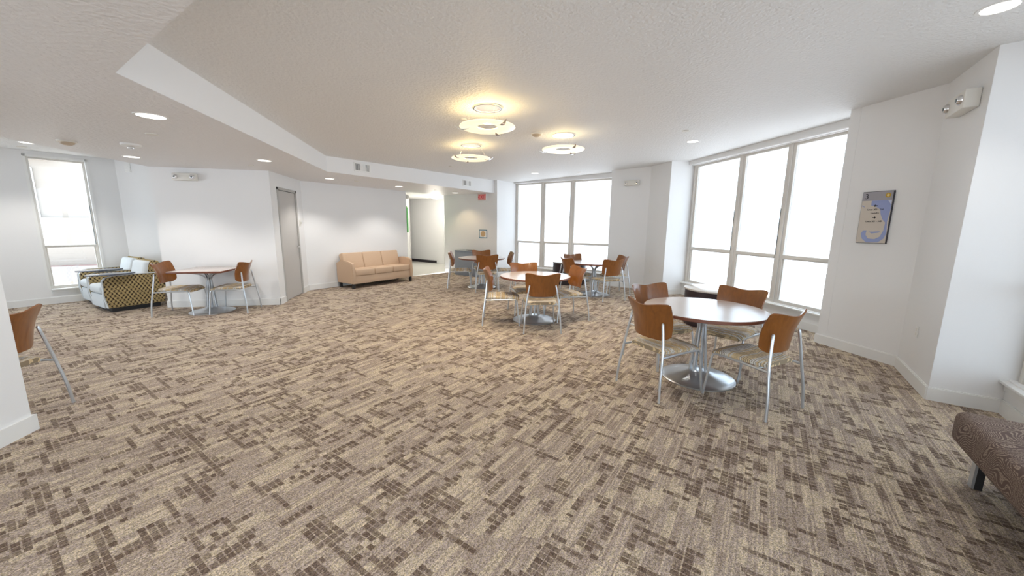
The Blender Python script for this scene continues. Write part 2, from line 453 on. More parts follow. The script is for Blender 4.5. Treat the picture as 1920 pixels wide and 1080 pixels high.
# ------------------------------------------------------------------ windows
def frosted():
    m = bpy.data.materials.new('frosted_film_glass'); m.use_nodes = True; t = m.node_tree
    for n in list(t.nodes): t.nodes.remove(n)
    out = t.nodes.new('ShaderNodeOutputMaterial'); tr = t.nodes.new('ShaderNodeBsdfTransparent'); tl = t.nodes.new('ShaderNodeBsdfTranslucent'); gl = t.nodes.new('ShaderNodeBsdfGlossy')
    mx = t.nodes.new('ShaderNodeMixShader'); m2 = t.nodes.new('ShaderNodeMixShader')
    gl.inputs['Roughness'].default_value = 0.25
    tcd = t.nodes.new('ShaderNodeTexCoord'); nz = t.nodes.new('ShaderNodeTexNoise'); nz.inputs['Scale'].default_value = 0.8; nz.inputs['Detail'].default_value = 4
    vo = t.nodes.new('ShaderNodeTexVoronoi'); vo.feature = 'DISTANCE_TO_EDGE'; vo.inputs['Scale'].default_value = 5.5
    nz2 = t.nodes.new('ShaderNodeTexNoise'); nz2.inputs['Scale'].default_value = 3.0; nz2.inputs['Detail'].default_value = 3
    ad = t.nodes.new('ShaderNodeVectorMath'); ad.operation = 'ADD'
    t.links.new(tcd.outputs['Object'], ad.inputs[0]); t.links.new(nz2.outputs['Color'], ad.inputs[1]); t.links.new(ad.outputs[0], vo.inputs['Vector'])
    t.links.new(tcd.outputs['Object'], nz.inputs['Vector'])
    lt = t.nodes.new('ShaderNodeMath'); lt.operation = 'LESS_THAN'; lt.inputs[1].default_value = 0.007; t.links.new(vo.outputs['Distance'], lt.inputs[0])
    gt = t.nodes.new('ShaderNodeMath'); gt.operation = 'GREATER_THAN'; gt.inputs[1].default_value = 0.56; t.links.new(nz.outputs[0], gt.inputs[0])
    mu = t.nodes.new('ShaderNodeMath'); mu.operation = 'MULTIPLY'; t.links.new(lt.outputs[0], mu.inputs[0]); t.links.new(gt.outputs[0], mu.inputs[1])
    rc = t.nodes.new('ShaderNodeMix'); rc.data_type = 'RGBA'
    t.links.new(nz.outputs[0], rc.inputs[0]); rc.inputs[6].default_value = (0.68, 0.71, 0.73, 1); rc.inputs[7].default_value = (0.82, 0.83, 0.84, 1)
    r2 = t.nodes.new('ShaderNodeMix'); r2.data_type = 'RGBA'; t.links.new(mu.outputs[0], r2.inputs[0]); t.links.new(rc.outputs[2], r2.inputs[6]); r2.inputs[7].default_value = (0.13, 0.135, 0.145, 1)
    t.links.new(r2.outputs[2], tr.inputs[0]); tl.inputs[0].default_value = (0.9, 0.92, 0.94, 1)
    mx.inputs[0].default_value = 0.12; t.links.new(tr.outputs[0], mx.inputs[1]); t.links.new(tl.outputs[0], mx.inputs[2])
    m2.inputs[0].default_value = 0.03; t.links.new(mx.outputs[0], m2.inputs[1]); t.links.new(gl.outputs[0], m2.inputs[2])
    t.links.new(m2.outputs[0], out.inputs[0])
    return m
m_frost = frosted()
def clearg():
    m = bpy.data.materials.new('clear_glass'); m.use_nodes = True; t = m.node_tree
    for n in list(t.nodes): t.nodes.remove(n)
    out = t.nodes.new('ShaderNodeOutputMaterial'); tr = t.nodes.new('ShaderNodeBsdfTransparent'); gl = t.nodes.new('ShaderNodeBsdfGlossy'); mx = t.nodes.new('ShaderNodeMixShader')
    gl.inputs['Roughness'].default_value = 0.02; tr.inputs[0].default_value = (0.97, 0.98, 0.98, 1); mx.inputs[0].default_value = 0.05
    t.links.new(tr.outputs[0], mx.inputs[1]); t.links.new(gl.outputs[0], mx.inputs[2]); t.links.new(mx.outputs[0], out.inputs[0]); return m
m_clear = clearg()

def window(n, a, b, panes, z0, z1, zr=(1.03, 1.10), glass=m_frost, depth=0.10, header=None, sill=True, sill_over=0.05, zb=0.06):
    """window in the wall line a->b; panes = list of (s0,s1) of glass; frame fills the rest"""
    M, L = frame_M(a, b)
    w = bpy.data.objects.new('window_%d' % n, None); C.objects.link(w); w['kind'] = 'structure'; w.matrix_world = M
    lo = z0 + zb; hi = z1
    s = panes[0][0]
    bmf = bmesh.new()
    edges = [0.0] + [v for p in panes for v in p] + [L]
    for i in range(0, len(edges), 2):
        s0, s1 = edges[i], edges[i + 1]
        if s1 - s0 < 0.005: continue
        mid = (s0 + s1) / 2
        box(bmf, s0, s1, 0.06, 0.115, z0, z1 + 0.05, bev=0.003, seg=1)
        if s1 - s0 > 0.1:
            box(bmf, mid - 0.022, mid + 0.022, 0.04, 0.07, z0, z1 + 0.05, bev=0.003, seg=1)
    box(bmf, 0, L, 0.055, 0.115, z0 - 0.005, lo, bev=0.003, seg=1)
    box(bmf, 0, L, 0.055, 0.115, hi, hi + 0.06, bev=0.003, seg=1)
    obj('window_frame', bmf, m_frame, w)
    for (p0, p1) in panes:
        bmr = bmesh.new(); box(bmr, p0 - 0.004, p1 + 0.004, 0.045, 0.11, zr[0], zr[1], bev=0.006, seg=1); box(bmr, p0, p1, 0.038, 0.05, zr[0] + 0.02, zr[0] + 0.035)
        obj('meeting_rail', bmr, m_frame, w)
        obj('glass_pane', B(p0, p1, 0.088, 0.094, lo, zr[0]), glass, w, sm=False)
        obj('glass_pane', B(p0, p1, 0.088, 0.094, zr[1], hi), glass, w, sm=False)
        # sash stiles
        bms = bmesh.new()
        for q0 in (p0, p1 - 0.02): box(bms, q0, q0 + 0.02, 0.075, 0.105, lo, zr[0])
        obj('sash', bms, m_frame, w)
        bmg = bmesh.new(); box(bmg, p0 - 0.012, p0 - 0.004, 0.052, 0.062, zr[1], zr[1] + 0.75 if hi - zr[1] > 1 else hi); obj('balance_track', bmg, m_gasket, w)
    if sill:
        bs = bmesh.new(); box(bs, -0.0, L, -sill_over, 0.06, z0 - 0.025, z0, bev=0.006); obj('window_sill', bs, m_white, w)
        bs = bmesh.new(); box(bs, 0.01, L - 0.01, -0.014, 0.001, z0 - 0.085, z0 - 0.025); obj('apron', bs, m_trim, w)
    return w
# right bay: s runs from y=4.02 to 7.60
window(1, (WBX, 4.02), (WBX, 7.60), [(0.10, 1.15), (1.30, 2.145), (2.30, 3.45)], 0.29, 2.82)
# far bay: s runs from QA to GA
window(2, QA, GA, [(0.07, 1.20), (1.345, 2.15), (2.29, LA - 0.08)], 0.26, 2.74, zr=(1.0, 1.06))
# bay beside the bench
window(3, WC1, WC0, [(0.15, 1.2), (1.35, 2.15), (2.3, LC - 0.12)], 0.29, 2.82)
window(4, (-6.28 - 0.40 * S2, 8.97 - 0.40 * S2), (-6.28 - 1.09 * S2, 8.97 - 1.09 * S2), [(0.035, 0.655)], 0.275, 2.59, zr=(1.03, 1.07), glass=m_clear, zb=0.05)
# boxed headers above the bays
for nm, a, b, z in (('trim_1', (WBX, 4.02), (WBX, 7.60), 2.87), ('trim_2', QA, GA, 2.78), ('trim_3', WC1, WC0, 2.87)):
    M, L = frame_M(a, b); bm = bmesh.new(); box(bm, 0, L, -0.06, 0.053, z, z + 0.2, M); box(bm, 0, L, -0.075, -0.0605, z + 0.004, z + 0.024, M); struct(nm, bm, m_wall)
# alcove window casing
M, L = frame_M((-6.28 - 0.40 * S2, 8.97 - 0.40 * S2), (-6.28 - 1.09 * S2, 8.97 - 1.09 * S2))
bm = bmesh.new()
box(bm, -0.035, 0.0, -0.012, 0.01, 0.27, 2.655, M); box(bm, L, L + 0.035, -0.012, 0.01, 0.27, 2.655, M); box(bm, -0.035, L + 0.035, -0.012, 0.01, 2.62, 2.655, M)
struct('trim_4', bm, m_white)

# daylight portals at the openings
def portal(a, b, z0, z1, off=0.2):
    M, L = frame_M(a, b); c = M @ Vector((L / 2, off, (z0 + z1) / 2)); d = M.to_3x3() @ Vector((0, -1, 0))
    l = area('daylight_portal', c, d, L, z1 - z0, 1.0, portal=True)
    return l
portal((WBX, 4.02), (WBX, 7.60), 0.3, 2.86); portal(QA, GA, 0.28, 2.8); portal(WC1, WC0, 0.3, 2.86)
portal((-6.28 - 0.40 * S2, 8.97 - 0.40 * S2), (-6.28 - 1.09 * S2, 8.97 - 1.09 * S2), 0.27, 2.62)
portal((bz[0], bz[1] - 0.6), (bz[0], bz[1] - 4.3), 0.3, 2.6); portal((-2.47, -3.5), (1.63, -3.5), 0.3, 2.35); portal((2.15, -3.2), (2.15, -0.7), 0.3, 2.7)

# ------------------------------------------------------------------ door in the left wall
d1 = bpy.data.objects.new('door_1', None); C.objects.link(d1); d1['kind'] = 'structure'
m_door = mat('taupe_door_paint', (0.52, 0.50, 0.475, 1), 0.4)
m_dframe = mat('taupe_frame_paint', (0.46, 0.445, 0.42, 1), 0.4)
bm = bmesh.new()
y0, y1 = 7.84, 8.79
box(bm, -3.10, -2.975, y0 - 0.0, y0 + 0.05, 0, 2.19, bev=0.002, seg=1); box(bm, -3.10, -2.975, y1 - 0.05, y1, 0, 2.19, bev=0.002, seg=1); box(bm, -3.10, -2.975, y0, y1, 2.14, 2.19, bev=0.002, seg=1)
obj('door_frame', bm, m_dframe, d1)
leaf = obj('door_leaf', B(-3.045, -3.0, y0 + 0.053, y1 - 0.053, 0.012, 2.136, bev=0.002, seg=1), m_door, d1)
for z in (1.88, 1.10, 0.30):
    bm = bmesh.new(); tube(bm, [(-2.992, y0 + 0.05, z - 0.055), (-2.992, y0 + 0.05, z + 0.055)], 0.009); obj('hinge', bm, m_chrome, leaf)
bm = bmesh.new(); lathe(bm, [(0, 0.014), (0.03, 0.012), (0.032, 0)], 20)
bmesh.ops.transform(bm, matrix=Matrix.Translation((-3.0, y1 - 0.11, 1.03)) @ Matrix.Rotation(PI / 2, 4, 'Y'), verts=bm.verts)
tube(bm, [(-3.0, y1 - 0.11, 1.03), (-2.95, y1 - 0.11, 1.03), (-2.945, y1 - 0.13, 1.03), (-2.945, y1 - 0.22, 1.028)], 0.009)
obj('door_lever', bm, m_chrome, leaf)
bm = bmesh.new(); box(bm, -2.99, -2.975, 8.86, 8.93, 1.46, 1.60, bev=0.004); box(bm, -2.975, -2.94, 8.885, 8.905, 1.51, 1.55, bev=0.004)
tag(obj('wall_bracket', bm, m_dev), 'small pale wall bracket beside the taupe door at eye height', 'bracket')
# hall door casing
bm = bmesh.new(); M, L = frame_M((2.35, 12.55), (-1.6, 16.5))
for s0, s1, z0, z1 in ((2.92, 2.99, 0, 2.18), (2.0, 2.99, 2.12, 2.18)): box(bm, s0, s1, -0.03, 0.0, z0, z1, M)
box(bm, 2.05, 2.92, -0.01, 0.0, 0.0, 2.12, M)
struct('door_2', bm, mat('cream_door_paint', (0.74, 0.70, 0.62, 1), 0.4))

# ------------------------------------------------------------------ building outside the alcove window
m_stucco = mat('pale_stucco', sr(170, 144, 112), 0.9); m_stucco2 = mat('white_stucco', sr(152, 143, 134), 0.9)
def brick_mat():
    m = mat('red_brick', sr(200, 130, 120), 0.9); h = NT(m); br = h.n('ShaderNodeTexBrick'); t = h.n('ShaderNodeTexCoord')
    br.inputs['Color1'].default_value = sr(140, 108, 102); br.inputs['Color2'].default_value = sr(132, 98, 92); br.inputs['Mortar'].default_value = sr(140, 134, 130); br.inputs['Scale'].default_value = 3.0
    h.l(t.outputs['Generated'], br.inputs['Vector']); h.l(br.outputs[0], h.b.inputs['Base Color']); return m
bd = thing('neighbouring_building', 'pale stucco building seen through the tall clear window at the left', 'building', (-11.2, 13.4, -6.0), R(20))
obj('facade', B(-3.0, 1.5, 0, 3, 7.6, 12.5), m_stucco2, bd); obj('facade', B(-3.0, 0.3, -0.25, 0.0, 9.3, 12.5), m_stucco, bd)
obj('brick_base', B(-3.2, 1.7, -0.5, 3, 0, 6.2), brick_mat(), bd); obj('facade', B(-3.1, 1.6, -0.1, 3, 6.2, 7.6), m_stucco2, bd)
m_pane = mat('pane_grey', sr(98, 112, 116), 0.2)
for x in (-1.7, -0.5):
    wnd = obj('window', B(x - 0.33, x + 0.33, -0.12, -0.02, 7.1, 9.0), m_white, bd)
    for za, zb_ in ((7.2, 8.0), (8.08, 8.85)): obj('pane', B(x - 0.26, x + 0.26, -0.14, -0.1, za, zb_), m_pane, wnd)

# ------------------------------------------------------------------ CHAIRS
CH = 0.0115
def make_chair():
    t = thing('dining_chair', '', 'chair')
    def fn(u, v):
        s = u * 2 - 1
        wt = 0.251 - 0.033 * (1 - v) ** 1.3
        # rounded lower corners, gently rounded upper ones
        zt = 0.872 - 0.030 * (0.5 + 0.5 * math.cos(PI * min(1, abs(s) * 1.12))) - 0.012 * max(0, (abs(s) - 0.9) / 0.1) ** 2
        zb = 0.528 + 0.045 * max(0, (abs(s) - 0.62) / 0.38) ** 2.2
        z = zb + (zt - zb) * v
        yc = -0.130 - 0.080 * v + 0.022 * math.sin(PI * v)
        y = yc - 0.072 * (1 - s * s) - 0.012 * math.sin(PI * v) * (1 - abs(s))
        return Vector((s * wt, y, z))
    bm = bmesh.new(); grid_shell(bm, fn, 24, 14, 0.013); obj('backrest', bm, m_wood, t)
    # seat pad
    bm = bmesh.new(); nu, nv = 12, 18
    topv = []; botv = []
    for i in range(nu + 1):
        s = i / nu * 2 - 1; ra = []; rb = []
        for j in range(nv + 1):
            v = j / nv; y = -0.205 + 0.492 * v
            w = (0.205 + 0.035 * math.sin(min(1, v * 1.25) * PI / 2)) * (1 - 0.10 * max(0, (v - 0.88) / 0.12) ** 2) * (1 - 0.16 * max(0, (0.12 - v) / 0.12) ** 2)
            yy = y - 0.02 * s * s * v
            z = 0.452 - 0.012 * math.sin(PI * min(1, v * 1.15)) * (1 - s * s) + 0.008 * math.sin(PI * v) - 0.034 * max(0, (v - 0.8) / 0.2) ** 2
            edge = 0.016 * max(0, (abs(s) - 0.8) / 0.2) ** 2
            ra.append(bm.verts.new((s * w, yy, z - edge))); rb.append(bm.verts.new((s * w * 0.97, yy * 0.985, z - 0.040 + 0.012 * (1 if j == nv else 0))))
        topv.append(ra); botv.append(rb)
    for i in range(nu):
        for j in range(nv):
            bm.faces.new((topv[i][j], topv[i + 1][j], topv[i + 1][j + 1], topv[i][j + 1])); bm.faces.new((botv[i][j], botv[i][j + 1], botv[i + 1][j + 1], botv[i + 1][j]))
        bm.faces.new((topv[i][0], botv[i][0], botv[i + 1][0], topv[i + 1][0])); bm.faces.new((topv[i][nv], topv[i + 1][nv], botv[i + 1][nv], botv[i][nv]))
    for j in range(nv):
        bm.faces.new((topv[0][j], topv[0][j + 1], botv[0][j + 1], botv[0][j])); bm.faces.new((topv[nu][j], botv[nu][j], botv[nu][j + 1], topv[nu][j + 1]))
    obj('seat', bm, m_seat, t)
    for s in (-1, 1):
        bm = bmesh.new(); pts = spline([(s * .268, -.282, 0.006), (s * .256, -.272, .18), (s * .240, -.248, .36), (s * .222, -.232, .50), (s * .188, -.2145, .690)], 5)
        tube(bm, pts, CH, round_end=True); obj('leg', bm, m_metal, t)
        bm = bmesh.new(); pts = [(s * .261, .282, 0.006), (s * .249, .262, .20), (s * .240, .247, .34)] + [tuple(p) for p in spline([(s * .238, .244, .37), (s * .235, .232, .398), (s * .232, .205, .410)], 4)] + [(s * .228, 0, .405), (s * .236, -.243, .398)]
        tube(bm, pts, 0.0105); obj('leg', bm, m_metal, t)
    for yy in (-.15, .17):
        bm = bmesh.new(); tube(bm, [(-.232, yy, .402), (.232, yy, .402)], .008); obj('crossbar', bm, m_metal, t)
    return t

def pl(x, y): return (x, y, 0)
chairs = [
 (2.050, 3.076, 74.5, 'wooden back chair at nearest round table, front left, back turned to viewer', 'nearest'),
 (2.702, 2.658, -15.7, 'wooden back chair at nearest round table, front right, closest to viewer', 'nearest'),
 (2.458, 3.731, 169.3, 'wooden back chair behind nearest round table on its left, facing viewer', 'nearest'),
 (3.112, 3.436, 244.7, 'amber wooden back chair between nearest round table and frosted right window', 'nearest'),
 (1.444, 5.290, 7.2, 'wooden back chair seen squarely from behind at the middle round table', 'middle'),
 (0.928, 5.711, 99.5, 'chair at left side of the middle round table, seen edge on with shaded seat', 'middle'),
 (1.471, 6.257, 179.1, 'amber back chair at far side of middle round table, facing viewer', 'middle'),
 (2.040, 5.777, 262.0, 'chair at right side of the middle round table, glossy inner back showing', 'middle'),
 (3.447, 7.298, 351.6, 'chair in front of the round table by the middle pier, seen from behind', 'pier'),
 (3.932, 7.931, 271.1, 'chair on the right of the pier side round table, next to the grey wall', 'pier'),
 (3.194, 8.220, 166.0, 'chair behind the pier side round table, only its back rising above the top', 'pier'),
 (2.850, 7.629, 76.4, 'chair on the left of the pier side round table, beside the dark drum table', 'pier'),
 (0.470, 9.230, 95.3, 'leftmost chair at the farthest round table, near the hallway opening', 'farthest'),
 (1.050, 8.640, 5.0, 'chair in front of the farthest round table, dark back turned to viewer', 'farthest'),
 (1.080, 9.640, 174.0, 'chair behind the farthest round table, in front of the grey box unit', 'farthest'),
 (1.526, 9.153, 272.7, 'rightmost chair at the farthest round table, nearest the back window', 'farthest'),
 (-4.301, 7.050, 86.0, 'left chair at the small square table, beside the patterned armchair', 'square'),
 (-3.520, 7.120, 268.0, 'right chair at the small square table, nearest the taupe door', 'square'),
 (-3.375, 3.330, 272.0, 'wooden back chair half hidden behind the white wall end at far left', None),
]
TC = {'nearest': (2.58, 3.21), 'middle': (1.49, 5.76), 'pier': (3.38, 7.80), 'farthest': (0.99, 9.13)}
proto = None
for (x, y, a, lab, tb) in chairs:
    if tb in TC:
        dv = Vector((x, y)) - Vector(TC[tb]); mn = 0.545
        if dv.length < mn: dv = dv * (mn / dv.length); x, y = TC[tb][0] + dv.x, TC[tb][1] + dv.y
    if proto is None:
        proto = make_chair(); o = proto; o.location = pl(x, y); o.rotation_euler = (0, 0, -R(a)); o['label'] = lab
        o['group'] = 'wood backed dining chairs'
    else: dup(proto, pl(x, y), -R(a), lab)

# ------------------------------------------------------------------ TABLES
def support(t, base_r, h, arm=0.30):
    bm = bmesh.new(); lathe(bm, [(0, 0.0), (base_r, 0.0), (base_r + 0.004, 0.004), (base_r + 0.004, 0.012), (base_r - 0.004, 0.017), (base_r * .75, 0.032), (base_r * .45, 0.058), (0.09, 0.085), (0.07, 0.09), (0, 0.09)], 64)
    obj('base', bm, m_base, t)
    for k in range(4):
        for sgn in (-1, 1):
            a = R(45 + 90 * k); n = Vector((-math.sin(a), math.cos(a), 0)) * sgn; d = Vector((math.cos(a), math.sin(a), 0))
            pts = spline([d * .075 + n * .030 + Vector((0, 0, .08)), d * .058 + n * .024 + Vector((0, 0, .25)), d * .034 + n * .016 + Vector((0, 0, .50)), d * .040 + n * .014 + Vector((0, 0, .585)), d * .095 + n * .013 + Vector((0, 0, h - .098)), d * .19 + n * .013 + Vector((0, 0, h - .060)), d * arm + n * .013 + Vector((0, 0, h - .038))], 5)
            bm = bmesh.new(); tube(bm, pts, 0.0105, 8); obj('support_tube', bm, m_metal, t)
def make_round():
    t = thing('round_table', '', 'table', group='round four seat tables'); r, h = 0.565, 0.737
    bm = bmesh.new(); lathe(bm, [(0, h), (r - 0.006, h), (r - 0.004, h - 0.0015)], 96); lathe(bm, [(r - 0.004, h - 0.0015), (r, h - 0.006), (r, h - 0.026), (r - 0.006, h - 0.032), (0, h - 0.032)], 96)
    bmesh.ops.remove_doubles(bm, verts=bm.verts, dist=1e-5)
    o = obj('tabletop', bm, [m_top, m_edge], t)
    for p in o.data.polygons: p.material_index = 0 if p.center.z > h - 0.001 else 1
    support(t, 0.345, h); return t
rt = make_round(); rt.location = (2.58, 3.21, 0); rt['label'] = 'round laminate table nearest the viewer, in front of the frosted right window'
dup(rt, (1.49, 5.76, 0), R(10), 'round laminate table in the middle of the room under the hanging lamps')
dup(rt, (3.38, 7.80, 0), R(-15), 'round laminate table near the middle pier, reflecting the back window')
dup(rt, (0.99, 9.13, 0), R(20), 'farthest round laminate table, near the exit sign wall')
st = thing('square_table', 'small square brown table between two chairs against the white wall', 'table', (-3.90, 7.145, 0), R(0)); h = 0.737
bm = bmesh.new(); box(bm, -.385, .385, -.385, .385, h - .03, h, bev=0.004, seg=2)
o = obj('tabletop', bm, [m_top, m_edge], st)
for p in o.data.polygons: p.material_index = 0 if (p.normal.z > 0.5) else 1
support(st, 0.32, h)

# drum side tables
def make_drum():
    t = thing('drum_table', '', 'side table', group='dark drum side tables'); r = 0.45
    bm = bmesh.new(); lathe(bm, [(0, 0.0), (r - .03, 0), (r - .03, .05), (r - .012, .05), (r - .012, .56), (0, .56)], 72); obj('drum_body', bm, m_espresso, t)
    bm = bmesh.new(); lathe(bm, [(0, .56), (r, .56), (r + .003, .565), (r + .003, .582), (r - .003, .586), (0, .586)], 72)
    obj('drum_top', bm, mat('pale_drum_top', sr(205, 203, 200), 0.18, coat=0.5), t); return t
dr = make_drum(); dr.location = (4.26, 5.08, 0); dr['label'] = 'dark drum side table with pale top by the right window sill'
dup(dr, (3.40, 9.50, 0), 0, 'dark drum side table in front of the back window, behind the chairs')

# ------------------------------------------------------------------ SOFA
def cloth(name, c1, c2, sc=220):
    m = mat(name, c1, 0.85, spec=0.2); h = NT(m); t = h.n('ShaderNodeTexCoord'); nz = h.n('ShaderNodeTexNoise'); nz.inputs['Scale'].default_value = sc
    h.l(t.outputs['Object'], nz.inputs['Vector']); h.l(h.mix(nz.outputs[0], c1, c2), h.b.inputs['Base Color']); return m
m_tan = cloth('tan_sofa_fabric', sr(200, 170, 142), sr(214, 188, 162))
# local frame: x along sofa width, y towards the front (room), wall behind
mid = Vector((-1.40, 9.77)); depth = 0.70
sofa = thing('sofa', 'tan three seat sofa with curved arms against the white left wall', 'sofa', (-1.405, 9.775, 0), 0)
Wd = 1.80
sofa.matrix_world = Matrix(((-S2, S2, 0, -1.41), (-S2, -S2, 0, 9.78), (0, 0, 1, 0), (0, 0, 0, 1)))   # x towards the door, y out of the wall
yf = 0.0; yb = -0.62
obj('base', B(-.82, .82, -.60, .0, .115, .30, bev=0.008), m_tan, sofa)
for i in range(3):
    x0 = -.82 + i * .547; x1 = x0 + .543
    bm = B(x0, x1, -.56, .012, .302, .455, bev=0.028, seg=3)
    obj('seat_cushion', bm, m_tan, sofa)
    bm = bmesh.new(); Mb = Matrix.Translation((0, -.47, .42)) @ Matrix.Rotation(R(14), 4, 'X')
    box(bm, x0, x1, -.08, .08, 0, .40, Mb, bev=0.03, seg=3); obj('back_cushion', bm, m_tan, sofa)
bm = bmesh.new(); prism(bm, [(-.60, .14), (-.50, .14), (-.52, .45), (-.575, .79), (-.62, .78)], -.80, .80)
bmesh.ops.transform(bm, matrix=Matrix(((0, 0, 1, 0), (1, 0, 0, 0), (0, 1, 0, 0), (0, 0, 0, 1))), verts=bm.verts); obj('back', bm, m_tan, sofa)
for s in (-1, 1):
    prof = [(-.62, .12), (.02, .12), (.045, .30), (.015, .585), (-.03, .612), (-.16, .640), (-.32, .648), (-.48, .635), (-.62, .59)]
    bm = bmesh.new(); x0, x1 = (.82, .90) if s > 0 else (-.90, -.82)
    prism(bm, prof, x0, x1); bmesh.ops.transform(bm, matrix=Matrix(((0, 0, 1, 0), (1, 0, 0, 0), (0, 1, 0, 0), (0, 0, 0, 1))), verts=bm.verts)
    bmesh.ops.bevel(bm, geom=[e for e in bm.edges if abs(e.verts[0].co.x - e.verts[1].co.x) < 1e-6], offset=0.012, segments=2, affect='EDGES')
    obj('armrest', bm, m_tan, sofa)
    for y in (-.55, -.03):
        obj('leg', B(s * .85 - .028, s * .85 + .028, y - .028, y + .028, 0, .13, bev=0.004), m_dark, sofa)

# ------------------------------------------------------------------ ARMCHAIRS
def pattern_mat():
    m = mat('brown_gold_dot_fabric', sr(168, 150, 110), 0.85, spec=0.2); h = NT(m); t = h.n('ShaderNodeTexCoord')
    s = h.n('ShaderNodeSeparateXYZ'); h.l(t.outputs['Object'], s.inputs[0])
    a = h.math('ADD', s.outputs['X'], s.outputs['Y']); z = s.outputs['Z']; k = 0.042
    row = h.math('FLOOR', h.math('DIVIDE', z, k)); off = h.math('MULTIPLY', h.math('MODULO', row, 2.0), 0.5)
    fx = h.math('FRACT', h.math('ADD', h.math('DIVIDE', a, k * 1.25), off)); fz = h.math('FRACT', h.math('DIVIDE', z, k))
    dx = h.math('SUBTRACT', fx, 0.5); dz = h.math('SUBTRACT', fz, 0.5)
    d = h.math('SQRT', h.math('ADD', h.math('MULTIPLY', dx, dx), h.math('MULTIPLY', dz, dz)))
    dx2 = h.math('SUBTRACT', fx, 0.28); d2 = h.math('SQRT', h.math('ADD', h.math('MULTIPLY', dx2, dx2), h.math('MULTIPLY', dz, dz)))
    col = h.mix(h.math('LESS_THAN', d, 0.40), sr(172, 152, 108), sr(62, 50, 40))
    col = h.mix(h.math('LESS_THAN', d2, 0.24), col, sr(196, 176, 128))
    h.l(col, h.b.inputs['Base Color']); return m
m_dots = pattern_mat(); m_pale = cloth('pale_vinyl', sr(205, 212, 215), sr(216, 220, 222)); m_tablet = mat('grey_tablet', sr(92, 100, 116), 0.25, coat=0.4)
def make_arm():
    t = thing('armchair', '', 'armchair', group='patterned tablet arm lounge chairs')
    # front towards +y; width along x
    wdt = .78; hw = wdt / 2
    obj('plinth', B(-hw + .04, hw - .04, -.68, -.05, 0, .07), m_dark, t)
    obj('seat_base', B(-hw + .09, hw - .09, -.66, .022, .07, .30, bev=.012), m_pale, t)
    obj('seat_cushion', B(-hw + .10, hw - .10, -.55, 0.04, .305, .455, bev=.055, seg=4), m_pale, t)
    bm = bmesh.new(); Mb = Matrix.Translation((0, -.52, .36)) @ Matrix.Rotation(R(14), 4, 'X'); box(bm, -hw + .11, hw - .11, -.07, .07, 0, .47, Mb, bev=.05, seg=4); obj('back_cushion', bm, m_pale, t)
    swap = Matrix(((0, 0, 1, 0), (1, 0, 0, 0), (0, 1, 0, 0), (0, 0, 0, 1)))
    bm = bmesh.new(); prism(bm, [(-.72, .08), (-.55, .08), (-.58, .45), (-.60, .72), (-.63, .80), (-.68, .835), (-.74, .82), (-.80, .72), (-.80, .5)], -hw + .09, hw - .09); bmesh.ops.transform(bm, matrix=swap, verts=bm.verts)
    bmesh.ops.bevel(bm, geom=[e for e in bm.edges if abs(e.verts[0].co.x - e.verts[1].co.x) < 1e-6], offset=0.015, segments=2, affect='EDGES'); obj('back', bm, m_dots, t)
    for s in (-1, 1):
        x0, x1 = (hw - .09, hw) if s > 0 else (-hw, -hw + .09)
        prof = [(-.74, .075), (.0, .075), (.03, .30), (.02, .54), (-.02, .59), (-.10, .612), (-.40, .622), (-.76, .615), (-.79, .5)]
        bm = bmesh.new(); prism(bm, prof, x0, x1); bmesh.ops.transform(bm, matrix=swap, verts=bm.verts)
        bmesh.ops.bevel(bm, geom=[e for e in bm.edges if abs(e.verts[0].co.x - e.verts[1].co.x) < 1e-6], offset=0.010, segments=2, affect='EDGES')
        arm = obj('armrest', bm, [m_dots, m_pale], t)
        for p in arm.data.polygons:
            if p.center.y > -.05 and abs(p.normal.x) < .5: p.material_index = 1
        bm = bmesh.new(); xe = x1 if s > 0 else x0
        tube(bm, [(xe, .0, .08), (xe, .032, .30), (xe, .022, .54), (xe, -.02, .592), (xe, -.10, .614), (xe, -.40, .624), (xe, -.76, .617)], 0.009, 6); obj('piping', bm, m_pale, arm)
    # writing tablet over the far arm
    bm = bmesh.new(); pts = [(-hw + .02 + .22 * math.cos(a) * .7, -.10 + .30 * math.sin(a)) for a in [2 * PI * k / 40 for k in range(40)]]
    prism(bm, pts, .640, .658); obj('tablet', bm, m_tablet, t)
    bm = bmesh.new(); tube(bm, [(-hw + .04, -.12, .60), (-hw + .04, -.12, .642)], .02); obj('tablet_pivot', bm, m_dark, t)
    return t
# facing direction is (-S2,-S2); local +y -> facing, local x to its right
ac = make_arm()
def arm_loc(k): 
    # front edge on x+y=1.76 line, stacked along D2
    base = Vector((-5.50, 7.20)) + Vector((-S2, S2)) * (0.39 + k * 0.86)
    return (base.x, base.y, 0)
FZ = R(140)
ac.location = arm_loc(0); ac.rotation_euler = (0, 0, FZ); ac['label'] = 'near patterned lounge armchair with tablet arm, side facing the viewer'
dup(ac, arm_loc(1), FZ, 'far patterned lounge armchair with tablet arm, next to the tall clear window')

# ------------------------------------------------------------------ BENCH
def swirl():
    m = mat('swirl_bench_fabric', sr(112, 96, 90), 0.9, spec=0.15); h = NT(m); t = h.n('ShaderNodeTexCoord')
    nz = h.n('ShaderNodeTexNoise'); nz.inputs['Scale'].default_value = 3.2; nz.inputs['Detail'].default_value = 1.0; h.l(t.outputs['Object'], nz.inputs['Vector'])
    w = h.math('SINE', h.math('MULTIPLY', nz.outputs[0], 420.0))
    sp = h.n('ShaderNodeTexNoise'); sp.inputs['Scale'].default_value = 160; h.l(t.outputs['Object'], sp.inputs['Vector'])
    f = h.math('MULTIPLY', h.math('GREATER_THAN', w, 0.15), h.math('GREATER_THAN', sp.outputs[0], 0.46))
    h.l(h.mix(f, sr(104, 88, 82), sr(160, 144, 130)), h.b.inputs['Base Color']); return m
bn = thing('bench', 'low brown swirl patterned bench with metal legs at the right edge', 'bench')
